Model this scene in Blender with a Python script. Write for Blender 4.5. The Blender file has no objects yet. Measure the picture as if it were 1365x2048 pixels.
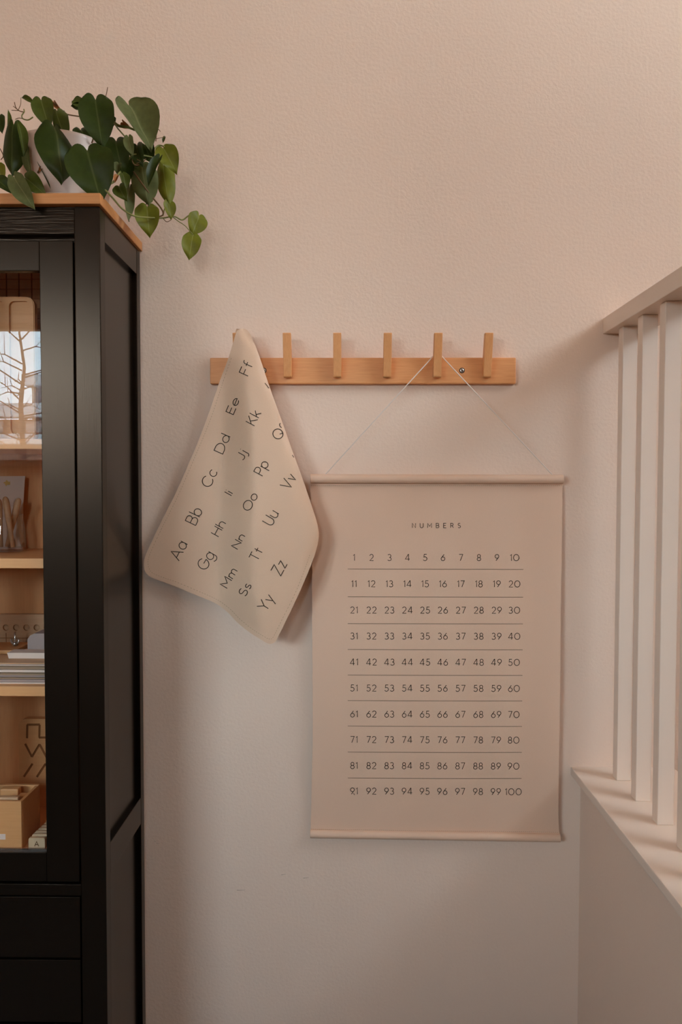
import bpy, bmesh, math, random
from mathutils import Vector, Matrix
from mathutils.geometry import delaunay_2d_cdt

random.seed(4)
scn = bpy.context.scene
COL = scn.collection
PI = math.pi

# ------------------------------------------------------------------ camera
F, CX, CY = 1450.0, 682.5, 1024.0
CAM = Vector((0.0, -2.0, 1.2))
YAW, PITCH, ROLL = math.atan(17.5 / F), math.atan(48 / F), 0.0013
ROT = Matrix.Rotation(YAW, 3, 'Z') @ Matrix.Rotation(PI / 2 - PITCH, 3, 'X') @ Matrix.Rotation(ROLL, 3, 'Z')
cd = bpy.data.cameras.new('camera')
cd.sensor_fit = 'VERTICAL'
cd.sensor_height = 36.0
cd.lens = F * 36.0 / 2048.0
cd.clip_start = 0.02
cam = bpy.data.objects.new('camera', cd)
cam.matrix_world = Matrix.Translation(CAM) @ ROT.to_4x4()
COL.objects.link(cam)
scn.camera = cam

# ------------------------------------------------------------------ world, lamps, exposure
SKY = 18.0
w = bpy.data.worlds.new('sky')
scn.world = w
w.use_nodes = True
wn, wl = w.node_tree.nodes, w.node_tree.links
bg = wn['Background']
tc = wn.new('ShaderNodeTexCoord')
sep = wn.new('ShaderNodeSeparateXYZ')
rmp = wn.new('ShaderNodeValToRGB')
wl.new(tc.outputs['Generated'], sep.inputs[0])
wl.new(sep.outputs['Z'], rmp.inputs[0])
rmp.color_ramp.elements[0].position = 0.0
rmp.color_ramp.elements[0].color = (1.0, 0.96, 0.90, 1)
rmp.color_ramp.elements[1].position = 0.5
rmp.color_ramp.elements[1].color = (0.30, 0.42, 0.52, 1)
e_ = rmp.color_ramp.elements.new(0.13)
e_.color = (0.72, 0.90, 1.0, 1)
wl.new(rmp.outputs[0], bg.inputs['Color'])
bg.inputs['Strength'].default_value = SKY

WIN_FILL = dict(x0=-0.75, x1=-0.35, z0=1.36, z1=2.45, y=-3.9)     # unseen narrow window, added for frontal fill light
WIN = dict(x0=-3.45, x1=-1.6, z0=1.36, z1=2.45, y=-3.9)      # window behind the camera, left
WINB = dict(y0=-3.1, y1=-1.0, z0=3.0, z1=4.4, x=3.6)         # stairwell window, right


def area(name, loc, rot, sx, sy, power, color, portal=False):
    l = bpy.data.lights.new(name, 'AREA')
    l.shape = 'RECTANGLE'
    l.size, l.size_y = sx, sy
    l.energy = power
    l.color = color
    if portal:
        l.cycles.is_portal = True
    o = bpy.data.objects.new(name, l)
    o.location = loc
    o.rotation_euler = rot
    COL.objects.link(o)
    return o


for W_ in (WIN, WIN_FILL):
    area('window_portal', ((W_['x0'] + W_['x1']) / 2, W_['y'] - 0.33, (W_['z0'] + W_['z1']) / 2),
         (PI / 2, 0, 0), W_['x1'] - W_['x0'], W_['z1'] - W_['z0'], 1, (1, 1, 1), portal=True)
area('stairwell_daylight', (WINB['x'] + 0.02, (WINB['y0'] + WINB['y1']) / 2, (WINB['z0'] + WINB['z1']) / 2),
     (0, PI / 2, 0), WINB['z1'] - WINB['z0'], WINB['y1'] - WINB['y0'], 25, (1.0, 0.84, 0.69))

scn.view_settings.view_transform = 'Standard'
scn.view_settings.look = 'None'
scn.view_settings.gamma = 1.0
scn.view_settings.exposure = 0.49
scn.view_settings.use_curve_mapping = False
scn.cycles.use_denoising = True
scn.cycles.max_bounces = 10
scn.cycles.diffuse_bounces = 6
scn.cycles.transparent_max_bounces = 16
scn.cycles.caustics_reflective = False
scn.cycles.caustics_refractive = False

# ------------------------------------------------------------------ picture -> place


def ray(px, py):
    return ROT @ Vector(((px - CX) / F, -(py - CY) / F, -1.0))


def P(px, py, ax, v):
    d = ray(px, py)
    i = 'xyz'.index(ax)
    return CAM + d * ((v - CAM[i]) / d[i])


def PY(px, py, y):
    return P(px, py, 'y', y)


# ------------------------------------------------------------------ materials


def new_mat(name):
    m = bpy.data.materials.new(name)
    m.use_nodes = True
    return m, m.node_tree.nodes, m.node_tree.links, m.node_tree.nodes['Principled BSDF']


def paint(name, col, rough=0.6, spec=0.5, bump=0.0, scale=200.0, var=0.0, detail=3.0):
    m, n, l, b = new_mat(name)
    b.inputs['Base Color'].default_value = (*col, 1)
    b.inputs['Roughness'].default_value = rough
    b.inputs['Specular IOR Level'].default_value = spec
    if bump or var:
        t = n.new('ShaderNodeTexCoord')
        nz = n.new('ShaderNodeTexNoise')
        nz.inputs['Scale'].default_value = scale
        nz.inputs['Detail'].default_value = detail
        l.new(t.outputs['Object'], nz.inputs['Vector'])
        if bump:
            bp = n.new('ShaderNodeBump')
            bp.inputs['Strength'].default_value = bump
            bp.inputs['Distance'].default_value = 0.002
            l.new(nz.outputs['Fac'], bp.inputs['Height'])
            l.new(bp.outputs[0], b.inputs['Normal'])
        if var:
            mx = n.new('ShaderNodeMix')
            mx.data_type = 'RGBA'
            mx.inputs[6].default_value = (*[c * (1 - var) for c in col], 1)
            mx.inputs[7].default_value = (*[min(1, c * (1 + var)) for c in col], 1)
            l.new(nz.outputs['Fac'], mx.inputs[0])
            l.new(mx.outputs[2], b.inputs['Base Color'])
    return m


def wood(name, c1, c2, axis='x', scale=9.0, rough=0.5, bump=0.05, stretch=14.0, spec=0.4, tint=None):
    m, n, l, b = new_mat(name)
    t = n.new('ShaderNodeTexCoord')
    mp = n.new('ShaderNodeMapping')
    s = [1.0, 1.0, 1.0]
    s['xyz'.index(axis)] = 1.0 / stretch
    mp.inputs['Scale'].default_value = s
    mp.inputs['Location'].default_value = (3.1, 1.7, 0.6)
    l.new(t.outputs['Object'], mp.inputs['Vector'])
    n1 = n.new('ShaderNodeTexNoise')
    n1.inputs['Scale'].default_value = scale
    n1.inputs['Detail'].default_value = 4
    n1.inputs['Distortion'].default_value = 0.6
    l.new(mp.outputs[0], n1.inputs['Vector'])
    mul = n.new('ShaderNodeMath')
    mul.operation = 'MULTIPLY'
    mul.inputs[1].default_value = 9.0
    l.new(n1.outputs['Fac'], mul.inputs[0])
    sn = n.new('ShaderNodeMath')
    sn.operation = 'SINE'
    l.new(mul.outputs[0], sn.inputs[0])
    n2 = n.new('ShaderNodeTexNoise')
    n2.inputs['Scale'].default_value = scale * 26
    n2.inputs['Detail'].default_value = 2
    l.new(mp.outputs[0], n2.inputs['Vector'])
    ad = n.new('ShaderNodeMath')
    ad.operation = 'MULTIPLY_ADD'
    ad.inputs[1].default_value = 0.22
    l.new(sn.outputs[0], ad.inputs[0])
    l.new(n2.outputs['Fac'], ad.inputs[2])
    mx = n.new('ShaderNodeMix')
    mx.data_type = 'RGBA'
    mx.inputs[6].default_value = (*c1, 1)
    mx.inputs[7].default_value = (*c2, 1)
    l.new(ad.outputs[0], mx.inputs[0])
    l.new(mx.outputs[2], b.inputs['Base Color'])
    b.inputs['Roughness'].default_value = rough
    b.inputs['Specular IOR Level'].default_value = spec
    if tint:
        b.inputs['Specular Tint'].default_value = (*tint, 1)
    if bump:
        bp = n.new('ShaderNodeBump')
        bp.inputs['Strength'].default_value = bump
        bp.inputs['Distance'].default_value = 0.002
        l.new(ad.outputs[0], bp.inputs['Height'])
        l.new(bp.outputs[0], b.inputs['Normal'])
    return m


def glass(name, ior=1.5, tint=(1, 1, 1)):
    m = bpy.data.materials.new(name)
    m.use_nodes = True
    n, l = m.node_tree.nodes, m.node_tree.links
    n.remove(n['Principled BSDF'])
    tr = n.new('ShaderNodeBsdfTransparent')
    tr.inputs[0].default_value = (*tint, 1)
    gl = n.new('ShaderNodeBsdfGlossy')
    gl.inputs['Roughness'].default_value = 0.0
    fr = n.new('ShaderNodeFresnel')
    ge = n.new('ShaderNodeNewGeometry')
    io = n.new('ShaderNodeMapRange')     # same reflectance seen from either side of the wall of glass
    io.inputs['To Min'].default_value = ior
    io.inputs['To Max'].default_value = 1 / ior
    l.new(ge.outputs['Backfacing'], io.inputs['Value'])
    l.new(io.outputs[0], fr.inputs['IOR'])
    mx = n.new('ShaderNodeMixShader')
    l.new(fr.outputs[0], mx.inputs[0])
    l.new(tr.outputs[0], mx.inputs[1])
    l.new(gl.outputs[0], mx.inputs[2])
    l.new(mx.outputs[0], n['Material Output'].inputs['Surface'])
    return m


def leaf_mat(name, col, vein, rough=0.42):
    m, n, l, b = new_mat(name)
    uv = n.new('ShaderNodeTexCoord')
    sp = n.new('ShaderNodeSeparateXYZ')
    l.new(uv.outputs['UV'], sp.inputs[0])
    a = n.new('ShaderNodeMath')
    a.operation = 'SUBTRACT'
    a.inputs[1].default_value = 0.5
    l.new(sp.outputs[0], a.inputs[0])
    ab = n.new('ShaderNodeMath')
    ab.operation = 'ABSOLUTE'
    l.new(a.outputs[0], ab.inputs[0])
    r = n.new('ShaderNodeValToRGB')
    r.color_ramp.elements[0].position = 0.0
    r.color_ramp.elements[0].color = (1, 1, 1, 1)
    r.color_ramp.elements[1].position = 0.035
    r.color_ramp.elements[1].color = (0, 0, 0, 1)
    l.new(ab.outputs[0], r.inputs[0])
    nz = n.new('ShaderNodeTexNoise')
    nz.inputs['Scale'].default_value = 70
    nz.inputs['Detail'].default_value = 4
    l.new(uv.outputs['Object'], nz.inputs['Vector'])
    m1 = n.new('ShaderNodeMix')
    m1.data_type = 'RGBA'
    m1.inputs[6].default_value = (*[c * 0.7 for c in col], 1)
    m1.inputs[7].default_value = (*[c * 1.3 for c in col], 1)
    l.new(nz.outputs['Fac'], m1.inputs[0])
    m2 = n.new('ShaderNodeMix')
    m2.data_type = 'RGBA'
    l.new(r.outputs[0], m2.inputs[0])
    l.new(m1.outputs[2], m2.inputs[6])
    m2.inputs[7].default_value = (*vein, 1)
    l.new(m2.outputs[2], b.inputs['Base Color'])
    b.inputs['Roughness'].default_value = rough
    b.inputs['Specular IOR Level'].default_value = 0.2
    tr = n.new('ShaderNodeBsdfTranslucent')
    l.new(m2.outputs[2], tr.inputs[0])
    ms = n.new('ShaderNodeMixShader')
    ms.inputs[0].default_value = 0.22
    l.new(b.outputs[0], ms.inputs[1])
    l.new(tr.outputs[0], ms.inputs[2])
    l.new(ms.outputs[0], n['Material Output'].inputs['Surface'])
    return m


M = {}
M['wall'] = paint('wall_paint', (0.80, 0.62, 0.50), 0.75, 0.2, bump=0.45, scale=120, detail=2)
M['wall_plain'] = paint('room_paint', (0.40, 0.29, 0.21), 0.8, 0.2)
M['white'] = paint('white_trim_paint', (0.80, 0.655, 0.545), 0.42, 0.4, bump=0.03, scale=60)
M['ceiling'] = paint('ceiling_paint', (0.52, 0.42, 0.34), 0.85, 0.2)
M['floor'] = wood('oak_floor', (0.08, 0.045, 0.025), (0.11, 0.068, 0.04), 'y', 5, 0.5)
M['black'] = wood('black_brown_paint', (0.0035, 0.0024, 0.0016), (0.006, 0.0042, 0.003), 'z', 12, 0.27, 0.06, 18, 0.36, tint=(1.0, 0.70, 0.50))
M['black_x'] = wood('black_brown_paint_cross_grain', (0.0035, 0.0024, 0.0016), (0.006, 0.0042, 0.003), 'x', 9, 0.27, 0.3, 18, 0.36, tint=(1.0, 0.70, 0.50))
M['black_panel'] = wood('black_brown_panel_lacquer', (0.0035, 0.0024, 0.0016), (0.006, 0.0042, 0.003), 'z', 12, 0.23, 0.02, 18, 0.55, tint=(1.0, 0.70, 0.50))
M['top'] = wood('oiled_pine', (0.50, 0.20, 0.062), (0.60, 0.275, 0.10), 'x', 8, 0.45)
M['birch'] = wood('birch', (0.70, 0.30, 0.11), (0.86, 0.42, 0.175), 'x', 11, 0.5, 0.04)
M['birch_z'] = wood('birch_upright', (0.72, 0.325, 0.12), (0.84, 0.425, 0.18), 'z', 14, 0.5, 0.04)
M['inner'] = wood('cabinet_lining_wood', (0.68, 0.31, 0.115), (0.78, 0.39, 0.16), 'z', 9, 0.55)
M['shelf'] = wood('shelf_wood', (0.70, 0.34, 0.13), (0.78, 0.41, 0.175), 'x', 9, 0.5)
M['tray'] = wood('tray_wood', (0.64, 0.31, 0.115), (0.72, 0.37, 0.15), 'x', 9, 0.5)
M['beech'] = wood('beech', (0.58, 0.34, 0.18), (0.68, 0.42, 0.24), 'x', 9, 0.5)
M['tile'] = wood('tile_wood', (0.62, 0.44, 0.26), (0.70, 0.52, 0.33), 'z', 12, 0.6)
M['mat'] = paint('tan_vegan_leather', (0.74, 0.51, 0.355), 0.55, 0.3, bump=0.10, scale=420, var=0.03)
M['poster'] = paint('tan_poster_cloth', (0.73, 0.50, 0.362), 0.65, 0.25, bump=0.06, scale=420, var=0.03)
M['ink'] = paint('dark_brown_ink', (0.035, 0.022, 0.014), 0.7, 0.2)
M['line_ink'] = paint('brown_line_ink', (0.16, 0.10, 0.065), 0.7, 0.2)
M['stitch'] = paint('stitch_thread', (0.36, 0.24, 0.15), 0.8, 0.2)
M['cord'] = paint('cotton_cord', (0.80, 0.70, 0.62), 0.9, 0.1)
M['steel'] = paint('steel', (0.62, 0.58, 0.54), 0.3, 0.6)
M['steel'].node_tree.nodes['Principled BSDF'].inputs['Metallic'].default_value = 1.0
M['slot'] = paint('screw_slot', (0.06, 0.045, 0.035), 0.7, 0.2)
M['pot'] = paint('white_glazed_pot', (0.70, 0.55, 0.47), 0.4, 0.4)
M['soil'] = paint('potting_soil', (0.05, 0.03, 0.02), 0.95, 0.1, bump=0.6, scale=80)
M['stem'] = paint('stem_green', (0.20, 0.20, 0.055), 0.5, 0.3, var=0.3, scale=30)
M['root'] = paint('aerial_root_brown', (0.16, 0.085, 0.035), 0.7, 0.2)
M['dry'] = paint('dried_leaf', (0.42, 0.16, 0.05), 0.7, 0.2)
M['l_dark'] = leaf_mat('leaf_dark', (0.030, 0.046, 0.007), (0.075, 0.09, 0.025))
M['l_mid'] = leaf_mat('leaf_mid', (0.064, 0.080, 0.011), (0.13, 0.15, 0.045))
M['l_bright'] = leaf_mat('leaf_bright', (0.165, 0.175, 0.018), (0.25, 0.26, 0.07))
M['l_pale'] = leaf_mat('leaf_underside', (0.115, 0.130, 0.045), (0.20, 0.21, 0.09), 0.6)
M['glass'] = glass('clear_glass', 1.5)
M['pane'] = glass('window_glass', 1.30)
M['paper'] = paint('white_paper', (0.74, 0.60, 0.51), 0.8, 0.2)
M['grey'] = paint('grey_card', (0.38, 0.29, 0.26), 0.75, 0.2)
M['kraft'] = paint('brown_card', (0.34, 0.23, 0.15), 0.8, 0.2)
M['yellow'] = paint('yellow_paint', (0.70, 0.45, 0.14), 0.8, 0.2)
M['burn'] = paint('burnt_letter', (0.16, 0.08, 0.035), 0.8, 0.1)
M['groove'] = paint('groove_shade', (0.30, 0.115, 0.04), 0.8, 0.1)  # darker brown puts the shade of grooves and holes into their cut faces
M['snow'] = paint('snow', (0.90, 0.90, 0.90), 0.9, 0.1)
M['facade'] = paint('brown_facade', (0.30, 0.20, 0.15), 0.9, 0.1)
M['facade2'] = paint('grey_facade', (0.46, 0.42, 0.40), 0.9, 0.1)
M['bark'] = paint('bark', (0.14, 0.10, 0.08), 0.95, 0.1)

# ------------------------------------------------------------------ mesh helpers
ORG = {}


def link(o, label=None, cat=None, group=None, kind=None):
    if o.name not in COL.objects:
        COL.objects.link(o)
    if label:
        o['label'] = label
    if cat:
        o['category'] = cat
    if group:
        o['group'] = group
    if kind:
        o['kind'] = kind
    return o


def thing(name, loc, label, cat, group=None):
    o = bpy.data.objects.new(name, None)
    o.empty_display_size = 0.05
    o.location = loc
    link(o, label, cat, group)
    ORG[o] = Vector(loc)
    return o


def obj(name, bm, mats, parent=None, smooth=False, origin=None, auto=None, **kw):
    """one mesh object; bm is in place coordinates"""
    if parent is not None:
        org = ORG[parent]
    elif origin is not None:
        org = Vector(origin)
    else:
        zs = [v.co.z for v in bm.verts]
        xs = [v.co.x for v in bm.verts]
        ys = [v.co.y for v in bm.verts]
        org = Vector(((min(xs) + max(xs)) / 2, (min(ys) + max(ys)) / 2, min(zs)))
    bmesh.ops.translate(bm, verts=bm.verts, vec=-org)
    me = bpy.data.meshes.new(name)
    bm.normal_update()
    if auto is not None:
        for e in bm.edges:
            if len(e.link_faces) == 2:
                e.smooth = e.calc_face_angle(0) < auto
        smooth = True
    if smooth:
        for f in bm.faces:
            f.smooth = True
    bm.to_mesh(me)
    bm.free()
    for mt in (mats if isinstance(mats, (list, tuple)) else [mats]):
        me.materials.append(mt)
    o = bpy.data.objects.new(name, me)
    if parent is not None:
        o.parent = parent
    else:
        o.location = org
    ORG[o] = org
    link(o, **kw)
    return o


def box(bm, x0, x1, y0, y1, z0, z1, bev=0.0, seg=2, mi=0):
    t = bmesh.new()
    bmesh.ops.create_cube(t, size=1)
    for v in t.verts:
        v.co = Vector(((x0 + x1) / 2 + v.co.x * (x1 - x0), (y0 + y1) / 2 + v.co.y * (y1 - y0), (z0 + z1) / 2 + v.co.z * (z1 - z0)))
    if bev:
        bmesh.ops.bevel(t, geom=t.edges[:], offset=bev, segments=seg, affect='EDGES', profile=0.6)
    merge(bm, t, mi)


def merge(bm, t, mi=0):
    mp = {}
    for v in t.verts:
        mp[v] = bm.verts.new(v.co)
    for f in t.faces:
        try:
            g = bm.faces.new([mp[v] for v in f.verts])
            g.material_index = f.material_index if mi is None else mi
            g.smooth = f.smooth
        except ValueError:
            pass
    t.free()


def BX(*a, **k):
    bm = bmesh.new()
    box(bm, *a, **k)
    return bm


def smooth_path(pts, n=6):
    """Catmull-Rom through the points"""
    pts = [Vector(p) for p in pts]
    if len(pts) < 3:
        return pts
    out = []
    ext = [pts[0] * 2 - pts[1]] + pts + [pts[-1] * 2 - pts[-2]]
    for i in range(1, len(ext) - 2):
        a, b, c, d = ext[i - 1:i + 3]
        for k in range(n):
            t = k / n
            out.append(0.5 * ((2 * b) + (c - a) * t + (2 * a - 5 * b + 4 * c - d) * t * t + (3 * b - a - 3 * c + d) * t ** 3))
    out.append(pts[-1])
    return out


def tube(bm, pts, r, n=8, mi=0, caps=True):
    pts = [Vector(p) for p in pts]
    rs = r if isinstance(r, (list, tuple)) else [r] * len(pts)
    if len(rs) != len(pts):
        rs = [rs[0] + (rs[-1] - rs[0]) * i / (len(pts) - 1) for i in range(len(pts))]
    rings = []
    up = None
    for i, p in enumerate(pts):
        a = pts[max(0, i - 1)]
        b = pts[min(len(pts) - 1, i + 1)]
        d = (b - a).normalized()
        if up is None:
            up = d.orthogonal().normalized()
        up = (up - d * up.dot(d))
        up = up.normalized() if up.length > 1e-6 else d.orthogonal().normalized()
        s = d.cross(up)
        rings.append([bm.verts.new(p + (up * math.cos(2 * PI * k / n) + s * math.sin(2 * PI * k / n)) * rs[i]) for k in range(n)])
    for i in range(len(rings) - 1):
        for k in range(n):
            f = bm.faces.new([rings[i][k], rings[i][(k + 1) % n], rings[i + 1][(k + 1) % n], rings[i + 1][k]])
            f.material_index = mi
            f.smooth = True
    if caps:
        bm.faces.new(list(reversed(rings[0]))).material_index = mi
        bm.faces.new(rings[-1]).material_index = mi


def lathe(bm, prof, c, n=40, mi=0):
    rings = []
    for r, z in prof:
        if r < 1e-6:
            rings.append([bm.verts.new((c[0], c[1], c[2] + z))])
        else:
            rings.append([bm.verts.new((c[0] + r * math.cos(2 * PI * k / n), c[1] + r * math.sin(2 * PI * k / n), c[2] + z)) for k in range(n)])
    for a, b in zip(rings, rings[1:]):
        for k in range(n):
            q = [a[k % len(a)], a[(k + 1) % len(a)], b[(k + 1) % len(b)], b[k % len(b)]]
            u = []
            for v in q:
                if v not in u:
                    u.append(v)
            if len(u) > 2:
                f = bm.faces.new(u)
                f.material_index = mi
                f.smooth = True


def prism(bm, poly, y0, y1, mi=0):
    """polygon of (x, z) run from y0 (front) to y1"""
    a = [bm.verts.new((x, y0, z)) for x, z in poly]
    b = [bm.verts.new((x, y1, z)) for x, z in poly]
    n = len(poly)
    fs = [bm.faces.new(a), bm.faces.new(list(reversed(b)))]
    for i in range(n):
        fs.append(bm.faces.new([a[(i + 1) % n], a[i], b[i], b[(i + 1) % n]]))
    for f in fs:
        f.material_index = mi
    bmesh.ops.recalc_face_normals(bm, faces=fs)


def thicken(bm, off):
    """give a sheet its thickness: off maps a vertex to the offset of its rear twin"""
    vs0, fs0 = bm.verts[:], bm.faces[:]
    rim = [e for e in bm.edges if len(e.link_faces) == 1]
    tw = {v: bm.verts.new(v.co + off(v)) for v in vs0}
    rimq = []
    for e in rim:
        f = e.link_faces[0]
        for lp in f.loops:
            if lp.edge == e:
                rimq.append((lp.vert, lp.link_loop_next.vert))
    for f in fs0:
        bm.faces.new([tw[v] for v in reversed(f.verts)])
    for a, b in rimq:
        bm.faces.new([b, a, tw[a], tw[b]])


def rrect(x0, x1, z0, z1, r, n=6):
    pts = []
    for cx, cz, a0 in ((x1 - r, z0 + r, -90), (x1 - r, z1 - r, 0), (x0 + r, z1 - r, 90), (x0 + r, z0 + r, 180)):
        for k in range(n + 1):
            a = math.radians(a0 + 90 * k / n)
            pts.append((cx + r * math.cos(a), cz + r * math.sin(a)))
    return pts


def cut(bm, cutter):
    """bm minus cutter, as a new bmesh"""
    me1, me2 = bpy.data.meshes.new('body'), bpy.data.meshes.new('cutter')
    bmesh.ops.recalc_face_normals(bm, faces=bm.faces)
    bmesh.ops.recalc_face_normals(cutter, faces=cutter.faces)
    bm.to_mesh(me1)
    cutter.to_mesh(me2)
    bm.free()
    cutter.free()
    o1, o2 = bpy.data.objects.new('body', me1), bpy.data.objects.new('cutter', me2)
    COL.objects.link(o1)
    COL.objects.link(o2)
    md = o1.modifiers.new('b', 'BOOLEAN')
    md.operation = 'DIFFERENCE'
    md.solver = 'EXACT'
    md.use_self = True
    md.object = o2
    dg = bpy.context.evaluated_depsgraph_get()
    ev = o1.evaluated_get(dg)
    out = bmesh.new()
    out.from_mesh(ev.to_mesh())
    ev.to_mesh_clear()
    bpy.data.objects.remove(o1)
    bpy.data.objects.remove(o2)
    return out


# ------------------------------------------------------------------ line lettering (cap height 1)


def arc(cx, cy, rx, ry, a0, a1, n=14):
    return [(cx + rx * math.cos(math.radians(a0 + (a1 - a0) * k / n)), cy + ry * math.sin(math.radians(a0 + (a1 - a0) * k / n))) for k in range(n + 1)]


X = 0.66          # x-height
R = X / 2
O_ = lambda cx, cy, rx, ry: arc(cx, cy, rx, ry, 0, 360, 26)
GL = {
    '0': (0.86, [O_(.43, .5, .43, .5)]),
    '1': (0.22, [[(0, .80), (.2, 1), (.2, 0)]]),
    '2': (0.60, [arc(.30, .71, .28, .29, 165, -38, 14) + [(.03, 0), (.62, 0)]]),
    '3': (0.56, [arc(.26, .755, .245, .245, 150, -90) + arc(.26, .255, .30, .255, 90, -150)]),
    '4': (0.68, [[(.52, 0), (.52, 1), (.46, 1), (0, .26), (.70, .26)]]),
    '5': (0.58, [[(.54, 1), (.14, 1), (.08, .55)] + arc(.26, .31, .31, .31, 118, -150)]),
    '6': (0.60, [O_(.31, .30, .30, .30), [(.47, 1), (.06, .44)]]),
    '7': (0.56, [[(0, 1), (.58, 1), (.18, 0)]]),
    '8': (0.56, [O_(.29, .75, .235, .25), O_(.29, .255, .29, .255)]),
    '9': (0.60, [O_(.31, .70, .30, .30), [(.15, 0), (.56, .56)]]),
    'A': (0.90, [[(0, 0), (.45, 1), (.90, 0)], [(.16, .34), (.74, .34)]]),
    'B': (0.66, [[(0, 0), (0, 1), (.32, 1)] + arc(.34, .76, .24, .24, 90, -90) + [(0, .52)], [(.34, .52)] + arc(.36, .26, .28, .26, 90, -90) + [(0, 0)]]),
    'C': (0.86, [arc(.48, .5, .48, .5, 42, 318, 24)]),
    'D': (0.80, [[(0, 0), (0, 1), (.28, 1)] + arc(.30, .5, .50, .5, 90, -90, 20) + [(0, 0)]]),
    'E': (0.58, [[(.58, 1), (0, 1), (0, 0), (.58, 0)], [(0, .52), (.50, .52)]]),
    'F': (0.56, [[(.56, 1), (0, 1), (0, 0)], [(0, .52), (.48, .52)]]),
    'G': (0.92, [arc(.48, .5, .48, .5, 42, 360, 26) + [(.52, .5)]]),
    'H': (0.72, [[(0, 0), (0, 1)], [(.72, 0), (.72, 1)], [(0, .52), (.72, .52)]]),
    'I': (0.02, [[(0, 0), (0, 1)]]),
    'J': (0.46, [[(.46, 1), (.46, .26)] + arc(.23, .25, .23, .25, 0, -150)]),
    'K': (0.66, [[(0, 0), (0, 1)], [(.60, 1), (0, .38)], [(.22, .60), (.66, 0)]]),
    'L': (0.54, [[(0, 1), (0, 0), (.54, 0)]]),
    'M': (0.88, [[(0, 0), (0, 1), (.44, .32), (.88, 1), (.88, 0)]]),
    'N': (0.74, [[(0, 0), (0, 1), (.74, 0), (.74, 1)]]),
    'O': (1.0, [O_(.5, .5, .5, .5)]),
    'P': (0.58, [[(0, 0), (0, 1), (.30, 1)] + arc(.30, .72, .28, .28, 90, -90) + [(0, .44)]]),
    'Q': (1.0, [O_(.5, .5, .5, .5), [(.56, .34), (.98, -.06)]]),
    'R': (0.60, [[(0, 0), (0, 1), (.30, 1)] + arc(.30, .74, .26, .26, 90, -90) + [(0, .48)], [(.30, .48), (.60, 0)]]),
    'S': (0.60, [arc(.30, .755, .26, .245, 40, 270, 14) + arc(.30, .255, .29, .255, 90, -145, 14)]),
    'T': (0.66, [[(0, 1), (.66, 1)], [(.33, 1), (.33, 0)]]),
    'U': (0.68, [[(0, 1), (0, .34)] + arc(.34, .34, .34, .34, 180, 360, 16) + [(.68, 1)]]),
    'V': (0.86, [[(0, 1), (.43, 0), (.86, 1)]]),
    'W': (1.2, [[(0, 1), (.33, 0), (.60, 1), (.87, 0), (1.2, 1)]]),
    'Y': (0.80, [[(0, 1), (.40, .46), (.80, 1)], [(.40, .46), (.40, 0)]]),
    'Z': (0.68, [[(0, 1), (.68, 1), (0, 0), (.68, 0)]]),
    'a': (0.62, [O_(.31, R, .31, R), [(.62, X), (.62, 0)]]),
    'b': (0.62, [O_(.31, R, .31, R), [(0, 1.04), (0, 0)]]),
    'c': (0.54, [arc(.31, R, .31, R, 45, 315, 18)]),
    'd': (0.62, [O_(.31, R, .31, R), [(.62, 1.04), (.62, 0)]]),
    'e': (0.62, [[(.0, R), (.62, R)] + arc(.31, R, .31, R, 0, 315, 20)]),
    'f': (0.42, [[(.16, 0), (.16, .80)] + arc(.36, .80, .20, .22, 180, 70, 8), [(0, .62), (.38, .62)]]),
    'g': (0.62, [O_(.31, R, .31, R), [(.62, X), (.62, 0)] + arc(.32, -.06, .30, .26, 0, -150, 10)]),
    'h': (0.54, [[(0, 1.04), (0, 0)], [(0, .36)] + arc(.27, .38, .27, .28, 180, 0, 12) + [(.54, 0)]]),
    'i': (0.02, [[(0, 0), (0, X)], [(0, .92), (0, .97)]]),
    'j': (0.16, [[(.16, X), (.16, -.10)] + arc(-.02, -.10, .18, .20, 0, -110, 8), [(.16, .92), (.16, .97)]]),
    'k': (0.50, [[(0, 1.04), (0, 0)], [(.46, X), (0, .26)], [(.17, .40), (.50, 0)]]),
    'l': (0.02, [[(0, 1.04), (0, 0)]]),
    'm': (0.86, [[(0, X), (0, 0)], [(0, .40)] + arc(.215, .42, .215, .24, 180, 0, 10) + [(.43, 0)], [(.43, .40)] + arc(.645, .42, .215, .24, 180, 0, 10) + [(.86, 0)]]),
    'n': (0.54, [[(0, X), (0, 0)], [(0, .36)] + arc(.27, .38, .27, .28, 180, 0, 12) + [(.54, 0)]]),
    'o': (0.64, [O_(.32, R, .32, R)]),
    'p': (0.62, [O_(.31, R, .31, R), [(0, X), (0, -.34)]]),
    'q': (0.62, [O_(.31, R, .31, R), [(.62, X), (.62, -.34)]]),
    's': (0.42, [arc(.21, .495, .18, .165, 40, 270, 10) + arc(.21, .165, .20, .165, 90, -145, 10)]),
    't': (0.40, [[(.18, .90), (.18, 0)], [(0, .62), (.40, .62)]]),
    'u': (0.54, [[(0, X), (0, .27)] + arc(.27, .27, .27, .27, 180, 360, 12) + [(.54, X)], [(.54, .3), (.54, 0)]]),
    'v': (0.54, [[(0, X), (.27, 0), (.54, X)]]),
    'y': (0.56, [[(0, X), (.29, 0)], [(.56, X), (.14, -.34)]]),
    'z': (0.46, [[(0, X), (.46, X), (0, 0), (.46, 0)]]),
}


def text_strokes(s, gap):
    """strokes of a word and its width, cap height 1"""
    out, x = [], 0.0
    for ch in s:
        wd, st = GL[ch]
        for p in st:
            out.append([(a + x, b) for a, b in p])
        x += wd + gap
    return out, x - gap


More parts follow.
